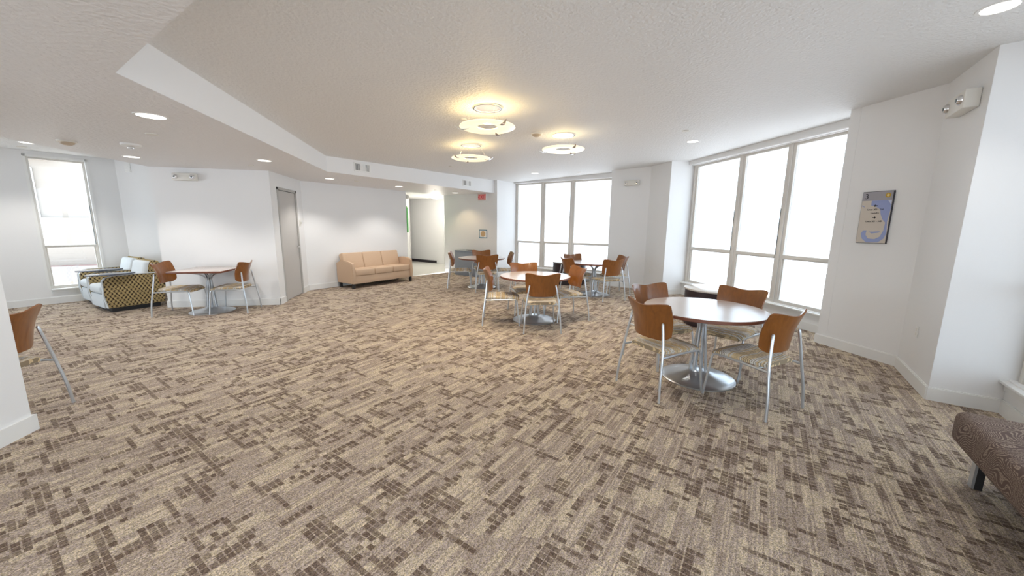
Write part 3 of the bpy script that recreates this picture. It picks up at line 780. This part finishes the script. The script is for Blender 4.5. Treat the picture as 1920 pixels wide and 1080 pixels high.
# local x along length (towards camera side), local y outwards to the window
bn.matrix_world = Matrix(((-S2, S2, 0, 3.135), (-S2, -S2, 0, 1.605), (0, 0, 1, 0), (0, 0, 0, 1)))
bm = bmesh.new(); box(bm, 0, 1.55, 0, .62, .235, .435, bev=.045, seg=4); obj('cushion', bm, swirl(), bn)
obj('frame', B(.04, 1.51, .04, .58, .215, .240), m_dark, bn)
for x in (.09, 1.42):
    for y in (.09, .50):
        bm = bmesh.new(); box(bm, x, x + .045, y, y + .012, 0, .22); obj('leg', bm, m_metal, bn)
        lg = bmesh.new(); box(lg, x + .030, x + .045, y + .012, y + .045, 0, .22); obj('leg_flange', lg, m_dark, bn)

# grey box unit below the exit sign
gb = thing('storage_unit', 'grey rectangular box unit standing against the grey wall behind farthest table', 'cabinet')
M, L = frame_M(G1, G0)
gb.matrix_world = M
obj('body', B(.44, 1.34, -.36, -.02, 0.0, .74, bev=.006), m_grey, gb)
obj('top_lid', B(.44, 1.34, -.37, -.02, .742, .762, bev=.004), mat('grey_lid', sr(165, 172, 180), .3), gb)
bm = bmesh.new(); prism(bm, [(.80 + .22 * math.cos(2 * PI * k / 32), -.19 + .09 * math.sin(2 * PI * k / 32)) for k in range(32)], .764, .770); obj('lid_opening', bm, m_dark, gb)

# ------------------------------------------------------------------ LIGHTS
def emis(name, col, s):
    m = bpy.data.materials.new(name); m.use_nodes = True; t = m.node_tree
    for n in list(t.nodes): t.nodes.remove(n)
    out = t.nodes.new('ShaderNodeOutputMaterial'); em = t.nodes.new('ShaderNodeEmission'); em.inputs[0].default_value = col; em.inputs[1].default_value = s
    t.links.new(em.outputs[0], out.inputs[0]); return m
m_lens = emis('lamp_lens', (1, 0.95, 0.86, 1), 1.4)
def downlight(x, y, z, label, power=30, r=0.085, col=(1, 0.96, 0.91), spot=True):
    t = thing('recessed_light', label, 'ceiling light', (x, y, z), group='recessed ceiling downlights')
    bm = bmesh.new(); lathe(bm, [(r, -.004), (r + .018, -.004), (r + .020, 0.0), (r, 0.0), (r, -.004)], 40); obj('trim_ring', bm, m_white, t)
    bm = bmesh.new(); lathe(bm, [(0, -.002), (r, -.002)], 40); obj('lens', bm, m_lens, t, sm=False)
    if power:
        l = bpy.data.lights.new('downlight', 'SPOT'); l.energy = power; l.color = col; l.spot_size = R(118); l.spot_blend = 0.55; l.shadow_soft_size = 0.06
        o = bpy.data.objects.new('downlight', l); C.objects.link(o); o.parent = t; o.location = (0, 0, -.015)
    return t
DP = 33
downlight(-2.475, 4.003, ZL, 'largest looking recessed light in the low ceiling at upper left', DP, .1)
downlight(-4.344, 6.521, ZL, 'recessed light in the low ceiling over the armchairs, below the bracket detector', DP)
downlight(-2.553, 6.372, ZL, 'recessed light in the low ceiling between square table and taupe door', DP)
downlight(-2.232, 8.546, ZL, 'recessed light in the low ceiling just beyond the soffit corner, by the door', DP)
downlight(-0.974, 9.773, ZL, 'recessed light in the low ceiling in front of the sofa wall', DP)
downlight(0.45, 11.20, ZL, 'recessed light in the low ceiling casting warm glow on the exit sign wall', DP * .42, col=(1, .74, .42))
downlight(4.127, 5.778, zh(4.127, 5.778) - .002, 'recessed light in main ceiling near the right window', DP)
downlight(2.382, 9.459, zh(2.38, 9.46) - .002, 'faint recessed light in main ceiling near the back window', DP)
downlight(3.556, 2.018, zh(3.556, 2.018) - .002, 'recessed light at the upper right corner of the main ceiling', DP * .35)
downlight(-6.319, 7.418, 2.718, 'recessed light in the raised alcove ceiling at far left', DP)
# unseen lights added behind and above the viewer to help brighten the room
for x, y, lab in [(-1.2, -1.2, 'unseen added recessed light of the low ceiling well behind the viewer'), (-1.0, 0.6, 'unseen added recessed light of the low ceiling just overhead left of the viewer')]: downlight(x, y, ZL, lab, DP)

m_ring = bpy.data.materials.new('glowing_opal_glass'); m_ring.use_nodes = True
_b = m_ring.node_tree.nodes['Principled BSDF']; _b.inputs['Base Color'].default_value = (0.9, 0.85, 0.7, 1); _b.inputs['Roughness'].default_value = 0.3
_b.inputs['Emission Color'].default_value = (1, 0.88, 0.60, 1); _b.inputs['Emission Strength'].default_value = 0.30
m_refl = mat('specular_reflector', (0.9, 0.86, 0.88, 1), 0.15, 0.9, emit=(1, 0.9, 0.85, 1), estr=0.15)
def make_pendant():
    t = thing('pendant_light', '', 'pendant light', group='glass ring pendant lights'); R0 = .315; dz = -.215
    bm = bmesh.new(); lathe(bm, [(.165, -.012), (.165, 0), (.145, -.012), (.165, -.012)], 48); obj('trim_ring', bm, m_chrome, t)
    bm = bmesh.new(); lathe(bm, [(.150, -.010), (.135, -.004), (.11, -.003), (0, -.0025)], 48); obj('reflector', bm, m_refl, t)
    bm = bmesh.new(); lathe(bm, [(.115, dz + .012), (.20, dz + .004), (.29, dz - .002), (R0, dz + .010), (R0 - .004, dz + .018), (.29, dz + .008), (.20, dz + .012), (.115, dz + .020), (.115, dz + .012)], 72); obj('glass_ring', bm, m_ring, t)
    for k in range(3):
        a = R(20 + 120 * k); c, s = math.cos(a), math.sin(a)
        bm = bmesh.new(); tube(bm, [(.14 * c, .14 * s, -.01), (.262 * c, .262 * s, dz + .01)], .0018, 6); obj('suspension_wire', bm, m_chrome, t)
        def cf(u, v, c=c, s=s):
            q = u * 2 - 1; r_ = .285 + q * .085; z = dz - .022 + .045 * max(0, q) ** 2 + .02 * max(0, -q) ** 2; w = (v - .5) * .05 * (1 - q * q * .92)
            return Vector((r_ * c - w * s, r_ * s + w * c, z))
        bm = bmesh.new(); grid_shell(bm, cf, 12, 4, .003); obj('clip', bm, m_chrome, t)
    return t
pn = make_pendant()
for i, (x, y, lab) in enumerate([(.547, 4.407, 'nearest and largest looking glass ring pendant, warm glow on the ceiling'), (.518, 6.336, 'glass ring pendant farther left, behind the nearest one'), (1.822, 5.546, 'rightmost glass ring pendant, beside the smoke detector')]):
    o = pn if i == 0 else dup(pn, (0, 0, 0), 0, lab)
    o['label'] = lab; o.location = (x, y, zh(x, y) - .001); o.rotation_euler = (0, 0, R((155, 80, 20)[i]))
for i, (x, y) in enumerate([(.547, 4.407), (.518, 6.336), (1.822, 5.546)]):
    l = bpy.data.lights.new('pendant_bulb', 'POINT'); l.energy = (2.8, 1.8, 0.8)[i]; l.color = (1, 0.70, 0.26); l.shadow_soft_size = .05
    o = bpy.data.objects.new('pendant_bulb', l); C.objects.link(o); o.location = (x, y, zh(x, y) - .18)
    l = bpy.data.lights.new('pendant_down', 'SPOT'); l.energy = 34; l.color = (1, 0.86, 0.68); l.spot_size = R(120); l.spot_blend = .6; l.shadow_soft_size = .1
    o = bpy.data.objects.new('pendant_down', l); C.objects.link(o); o.location = (x, y, zh(x, y) - .24)

# hall dome light, lights the hall
t = thing('dome_light', 'glowing round ceiling light in the hallway beyond the sofa wall', 'ceiling light', (-.12, 13.9, 2.50))
bm = bmesh.new(); lathe(bm, [(.19, 0), (.19, -.02), (.15, -.06), (.08, -.085), (0, -.092)], 40); obj('diffuser', bm, emis('hall_diffuser', (1, .95, .85, 1), 1.0), t)
bm = bmesh.new(); lathe(bm, [(.20, 0), (.205, -.02), (.19, -.022)], 40); obj('rim', bm, m_white, t)
l = bpy.data.lights.new('hall_light', 'POINT'); l.energy = 9; l.color = (1, .93, .82); l.shadow_soft_size = .15; o = bpy.data.objects.new('hall_light', l); C.objects.link(o); o.location = (-.12, 13.9, 1.95)
l = bpy.data.lights.new('hall_light', 'POINT'); l.energy = 5; l.color = (1, .93, .82); l.shadow_soft_size = .15; o = bpy.data.objects.new('hall_light', l); C.objects.link(o); o.location = (-.2, 12.9, 1.8)  # extra point lamp ahead of the dome, with no fixture of its own

# ------------------------------------------------------------------ ceiling and wall devices
def disc_cap(x, y, z, label, r=.042, m=m_dev, cat='sprinkler', name='sprinkler_cover'):
    bm = bmesh.new(); lathe(bm, [(0, -.010), (r - .004, -.010), (r, -.006), (r, 0.002), (0, .002)], 28); o = obj(name, bm, m)
    return tag(o, label, cat, 'flush sprinkler covers', (x, y, z))
disc_cap(-2.977, 4.79, ZL, 'flush sprinkler cover in low ceiling near the largest looking recessed light', .055)
disc_cap(-2.998, 6.957, ZL, 'flush sprinkler cover in low ceiling above the square table')
disc_cap(-1.762, 8.796, ZL, 'flush sprinkler cover in low ceiling under the first wall vent')
disc_cap(-0.095, 10.434, ZL, 'flush sprinkler cover in low ceiling near the hallway opening')
disc_cap(3.543, 5.139, zh(3.543, 5.139), 'flush sprinkler cover in main ceiling left of the right window recessed light', .05)
disc_cap(3.497, 9.296, zh(3.497, 9.296), 'flush sprinkler cover in main ceiling by the middle pier')
disc_cap(0.251, 8.457, zh(.251, 8.457), 'flush sprinkler cover in main ceiling left of the farther pendants')
disc_cap(0.304, 4.895, zh(.304, 4.895), 'flush sprinkler cover in main ceiling beside the nearest pendant', .05)
disc_cap(-6.773, 7.861, 2.72, 'flush sprinkler cover in the raised alcove ceiling', .06)
def detector(x, y, z, label, m):
    t = thing('smoke_detector', label, 'smoke detector', (x, y, z))
    bm = bmesh.new(); lathe(bm, [(0, .001), (.085, .001), (.085, -.012), (.078, -.018), (0, -.018)], 36); obj('mounting_plate', bm, m_dev, t)
    bm = bmesh.new(); lathe(bm, [(.066, -.017), (.060, -.032), (.035, -.048), (0, -.05)], 36); obj('sensor_head', bm, m, t)
m_beige = mat('aged_plastic', sr(196, 180, 158), .45)
detector(-4.249, 5.441, ZL, 'stepped smoke detector in the low ceiling above the tall clear window', m_beige)
detector(1.393, 5.488, zh(1.393, 5.488), 'beige smoke detector in main ceiling between the pendants', m_beige)
t = thing('strobe_alarm', 'round white ceiling strobe with small lamp under it, over the armchairs', 'alarm', (-3.63, 5.464, ZL))
bm = bmesh.new(); lathe(bm, [(0, .001), (.095, .001), (.095, -.022), (.085, -.028), (0, -.028)], 36); obj('body', bm, m_white, t)
bm = bmesh.new(); box(bm, -.03, .03, -.02, .02, -.055, -.027, bev=.006); obj('strobe_lens', bm, m_chrome, t)

def emergency(M, label, w=.36, h=.125, d=.075):
    t = thing('emergency_light', label, 'emergency light', group='two lamp emergency lights'); t.matrix_world = M
    obj('housing', B(-w / 2, w / 2, -d, 0, -h / 2, h / 2, bev=.012), m_dev, t)
    for s in (-1, 1):
        bm = bmesh.new(); lathe(bm, [(0, .03), (.030, .028), (.042, .010), (.042, 0), (0, 0)], 24)
        bmesh.ops.transform(bm, matrix=Matrix.Translation((s * w * .36, -d, .0)) @ Matrix.Rotation(PI / 2, 4, 'X'), verts=bm.verts); lp = obj('lamp_head', bm, m_chrome, t)
        bm = bmesh.new(); lathe(bm, [(0, .034), (.014, .032), (.016, .028)], 16)
        bmesh.ops.transform(bm, matrix=Matrix.Translation((s * w * .36, -d, .0)) @ Matrix.Rotation(PI / 2, 4, 'X'), verts=bm.verts); obj('lamp_lens', bm, m_gasket, lp)
def on_wall(a, b, s, z):
    M, L = frame_M(a, b); return M @ Matrix.Translation((s, 0, z))
emergency(on_wall(L0, LM, 1.295, 2.285), 'emergency light with two lamps on the white wall above the square table')
emergency(on_wall(Q2, Q1, .42, 2.57), 'emergency light with two lamps on the middle pier')
M = on_wall(P3, P2, .35, 2.635)
emergency(M, 'largest looking emergency light, high on the right pier', .40, .155, .10)
emergency(on_wall((-1.20, 16.3), (-0.98, 11.30), 4.6, 2.33), 'white emergency light just inside the hallway', .3, .11)

# exit sign
ex = thing('exit_sign', 'white exit sign with glowing red letters on the grey wall', 'sign'); M, L = frame_M(G1, G0)
def wall_s(p): return (Vector((p[0], p[1])) - Vector(G1)).length
ex.matrix_world = M @ Matrix.Translation((.515, 0, 2.335))
obj('housing', B(-.165, .165, -.05, 0, -.11, .105, bev=.006), m_white, ex)
m_red = emis('red_letters', (0.9, 0.03, 0.05, 1), 0.22)
def text_mesh(s, size, m, parent, loc, name='lettering', rot=None, align='CENTER', ext=.0008):
    cu = bpy.data.curves.new('text', 'FONT'); cu.body = s; cu.size = size; cu.align_x = align; cu.align_y = 'CENTER'; cu.extrude = ext
    o = bpy.data.objects.new('text', cu); C.objects.link(o); bpy.context.view_layer.update()
    me = bpy.data.meshes.new_from_object(o.evaluated_get(bpy.context.evaluated_depsgraph_get())); bpy.data.objects.remove(o)
    me.materials.clear(); me.materials.append(m); q = bpy.data.objects.new(name, me); C.objects.link(q); q.parent = parent
    q.matrix_local = Matrix.Translation(loc) @ (rot if rot is not None else Matrix(((-1, 0, 0, 0), (0, 0, -1, 0), (0, 1, 0, 0), (0, 0, 0, 1))))
    return q
# wall frames run right-to-left as seen from the room: local +x is the viewer's left
RT = Matrix(((-1, 0, 0, 0), (0, 0, 1, 0), (0, 1, 0, 0), (0, 0, 0, 1)))
RT = Matrix(((-1, 0, 0, 0), (0, 0, -1, 0), (0, 1, 0, 0), (0, 0, 0, 1)))
obj('face_panel', B(-.14, .15, -.053, -.049, -.095, .09), mat('pink_panel', sr(214, 168, 162), .4), ex)  # flat pink face behind the letters
_t = text_mesh('EXIT', .175, m_red, ex, (-.015, -.055, 0)); _t.scale = (_t.scale.x * .75, _t.scale.y, _t.scale.z)
bm = bmesh.new(); prism(bm, [(.145, 0), (.118, .03), (.118, -.03)], -.0565, -.0535)
bmesh.ops.transform(bm, matrix=Matrix(((1, 0, 0, 0), (0, 0, 1, 0), (0, 1, 0, 0), (0, 0, 0, 1))), verts=bm.verts); obj('arrow', bm, m_red, ex)

# small framed notice
fr = thing('framed_notice', 'small square notice with blue border on the grey wall below the exit sign', 'notice'); fr.matrix_world = M @ Matrix.Translation((.51, 0, 1.265))
obj('paper', B(-.145, .145, -.006, 0, -.12, .12), m_white, fr)
m_blue = mat('blue_tape', sr(40, 110, 140), .6)
bm = bmesh.new()
for a in ((-.15, .15, .105, .125), (-.15, .15, -.125, -.105), (-.15, -.13, -.125, .125), (.13, .15, -.125, .125)): box(bm, a[0], a[1], -.009, -.003, a[2], a[3])
obj('border', bm, m_blue, fr)
bm = bmesh.new(); lathe(bm, [(0, 0), (.085, 0), (.085, .003), (0, .003)], 28); bmesh.ops.transform(bm, matrix=Matrix.Translation((0, -.0065, 0)) @ Matrix.Rotation(PI / 2, 4, 'X'), verts=bm.verts)
obj('round_print', bm, mat('tan_print', sr(206, 172, 130), .7), fr)

# wayfinding sign on the right pier
sg = thing('wayfinding_sign', 'floor three wayfinding sign with pale blue map on the right pier', 'sign'); Ms, Ls = frame_M(P2, P1)
sg.matrix_world = Ms @ Matrix.Translation((.445, 0, 1.668))
obj('backing', B(-.155, .155, -.022, 0, -.30, .30, bev=.002, seg=1), mat('dark_sign_edge', sr(60, 58, 66), .5), sg)
m_cream = mat('map_land', sr(205, 196, 184), .5); m_mapb = mat('map_water', sr(150, 162, 205), .5); m_pal = mat('map_grey_blue', sr(196, 204, 222), .5); m_ink = mat('black_ink', sr(25, 22, 28), .5)
obj('map_panel', B(-.15, .15, -.0245, -.0215, -.295, .195), m_cream, sg)
obj('header_band', B(-.15, .15, -.0245, -.0215, .195, .295), mat('sign_grey', sr(160, 158, 164), .5), sg)
def flat(pts, y0, y1, m, name, par):      # pts in (viewer-right, up)
    bm = bmesh.new(); prism(bm, [(-x, z) for x, z in pts], y0, y1)
    bmesh.ops.transform(bm, matrix=Matrix(((1, 0, 0, 0), (0, 0, 1, 0), (0, 1, 0, 0), (0, 0, 0, 1))), verts=bm.verts); return obj(name, bm, m, par, sm=False)
flat([(-.05, .194), (.13, .194), (.149, .15), (.149, .10), (.135, -.05), (.149, -.18), (.13, -.24), (.08, -.285), (-.04, -.29), (-.09, -.25), (-.11, -.19), (-.09, -.15), (-.055, -.15), (-.06, -.20), (-.03, -.245), (.04, -.25), (.09, -.22), (.115, -.15), (.12, -.06), (.085, -.02), (.06, .04), (.05, .09), (.01, .12), (-.05, .14)], -.0258, -.0246, m_mapb, 'map_water', sg)
flat([(-.03, -.165), (.0, -.185), (.07, -.175), (.085, -.16), (.06, -.16), (.01, -.165)], -.0262, -.0250, m_mapb, 'map_inlet', sg)
flat([(.11, .194), (.149, .194), (.149, .14)], -.0264, -.0257, m_pal, 'map_corner', sg)
flat([(-.148, .135), (-.11, .12), (-.115, .128), (-.145, .145)], -.0258, -.0248, m_mapb, 'map_stream', sg)
text_mesh('3', .085, m_ink, sg, (.107, -.0262, .243), 'floor_number')
bm = bmesh.new(); lathe(bm, [(.014, 0), (.026, 0), (.026, .003), (.014, .003), (.014, 0)], 28); bmesh.ops.transform(bm, matrix=Matrix.Translation((-.105, -.0245, .25)) @ Matrix.Rotation(PI / 2, 4, 'X'), verts=bm.verts); obj('gold_badge', bm, mat('gold', sr(190, 150, 40), .4), sg)
bm = bmesh.new(); lathe(bm, [(0, .002), (.014, .002)], 20); bmesh.ops.transform(bm, matrix=Matrix.Translation((-.105, -.0245, .25)) @ Matrix.Rotation(PI / 2, 4, 'X'), verts=bm.verts); obj('badge_centre', bm, mat('pale_gold', sr(225, 205, 130), .4), sg)
for s, z, sz in (('Units 303 - 314', .092, .026), ('Laundry', .052, .026), ('Units 301 - 340', -.045, .026)): text_mesh(s, sz, m_ink, sg, (.0, -.0262, z), 'lettering')
for sgn, z in ((-1, .135), (1, 0.0)):     # arrow pointing viewer-left above, viewer-right below
    x = sgn
    flat([(x * .02, z + .0), (x * .004, z + .016), (x * .004, z + .005), (-x * .018, z + .003), (-x * .018, z - .003), (x * .004, z - .005), (x * .004, z - .016)], -.0272, -.0260, m_ink, 'arrow', sg)

# outlets
def outlet(M, label):
    t = thing('wall_outlet', label, 'outlet', group='white wall outlets'); t.matrix_world = M
    obj('cover_plate', B(-.036, .036, -.006, 0, -.058, .058, bev=.003), m_white, t)
    bm = bmesh.new()
    for z in (-.022, .022): box(bm, -.013, .013, -.0085, -.004, z - .014, z + .014, bev=.004)
    obj('socket', bm, m_dev, t)
outlet(on_wall(P3, P2, .545, .51), 'white wall outlet low on the right pier near the corner')
outlet(on_wall(Q3, Q2, .48, .49), 'white wall outlet low on the middle pier beside the far chairs')

# air vents in the soffit face
def vent(s0, z0, label, w=.36):
    t = thing('air_vent', label, 'vent', group='soffit air vents'); a = Vector((1.56, 10.94)); b = Vector((-1.97, 7.41)); M, L = frame_M((-1.97, 7.41), (1.56, 10.94))
    # room side (main ceiling side) is on the right of the travel; flip
    M = Matrix(((S2, -S2, 0, 0), (S2, S2, 0, 0), (0, 0, 1, 0), (0, 0, 0, 1))); p = Vector((-1.97, 7.41)) + Vector((S2, S2)) * s0
    M = Matrix.Translation((p.x, p.y, z0)) @ M; t.matrix_world = M
    obj('frame', B(-w / 2, w / 2, -.010, 0, -.085, .085, bev=.003, seg=1), m_white, t)
    obj('duct_opening', B(-w / 2 + .028, w / 2 - .028, -.012, -.0095, -.06, .06), mat('dark_duct', sr(50, 54, 64), .8), t)
    x = -w / 2 + .034; k = 0
    while x < w / 2 - .04:
        fr_ = (x + w / 2) / w; wd_ = .005 if fr_ < .30 else (.016 if fr_ < .62 else .009)
        obj('slat', B(x, x + wd_, -.020, -.011, -.06, .06), m_white, t); x += .020
vent(.72, 2.60, 'wide air vent on the white soffit face above the sofa')
vent(3.80, 2.60, 'smaller looking air vent on the soffit face near the exit sign', .34)

# green board in the hall and vent strip in the alcove
M = on_wall((-1.20, 16.3), (-0.98, 11.30), 3.95, 1.62)
gbd = thing('notice_board', 'bright green board seen edge on in the hallway opening', 'board'); gbd.matrix_world = M
obj('board_face', B(-.35, .75, -.03, 0, -.34, .40), mat('green_felt', sr(40, 165, 55), .8), gbd)
obj('board_rail', B(-.36, .76, -.035, 0, .40, .425), mat('green_rail', sr(110, 190, 60), .6), gbd)
bm = bmesh.new(); box(bm, -6.12, -6.02, 8.955, 8.972, 2.48, 2.71, bev=.003)
for k in range(6): box(bm, -6.11, -6.03, 8.950, 8.957, 2.50 + k * .034, 2.515 + k * .034)
tag(obj('wall_grille', bm, m_white), 'small pale grille high on the white alcove wall', 'grille')
bpy.context.view_layer.update()
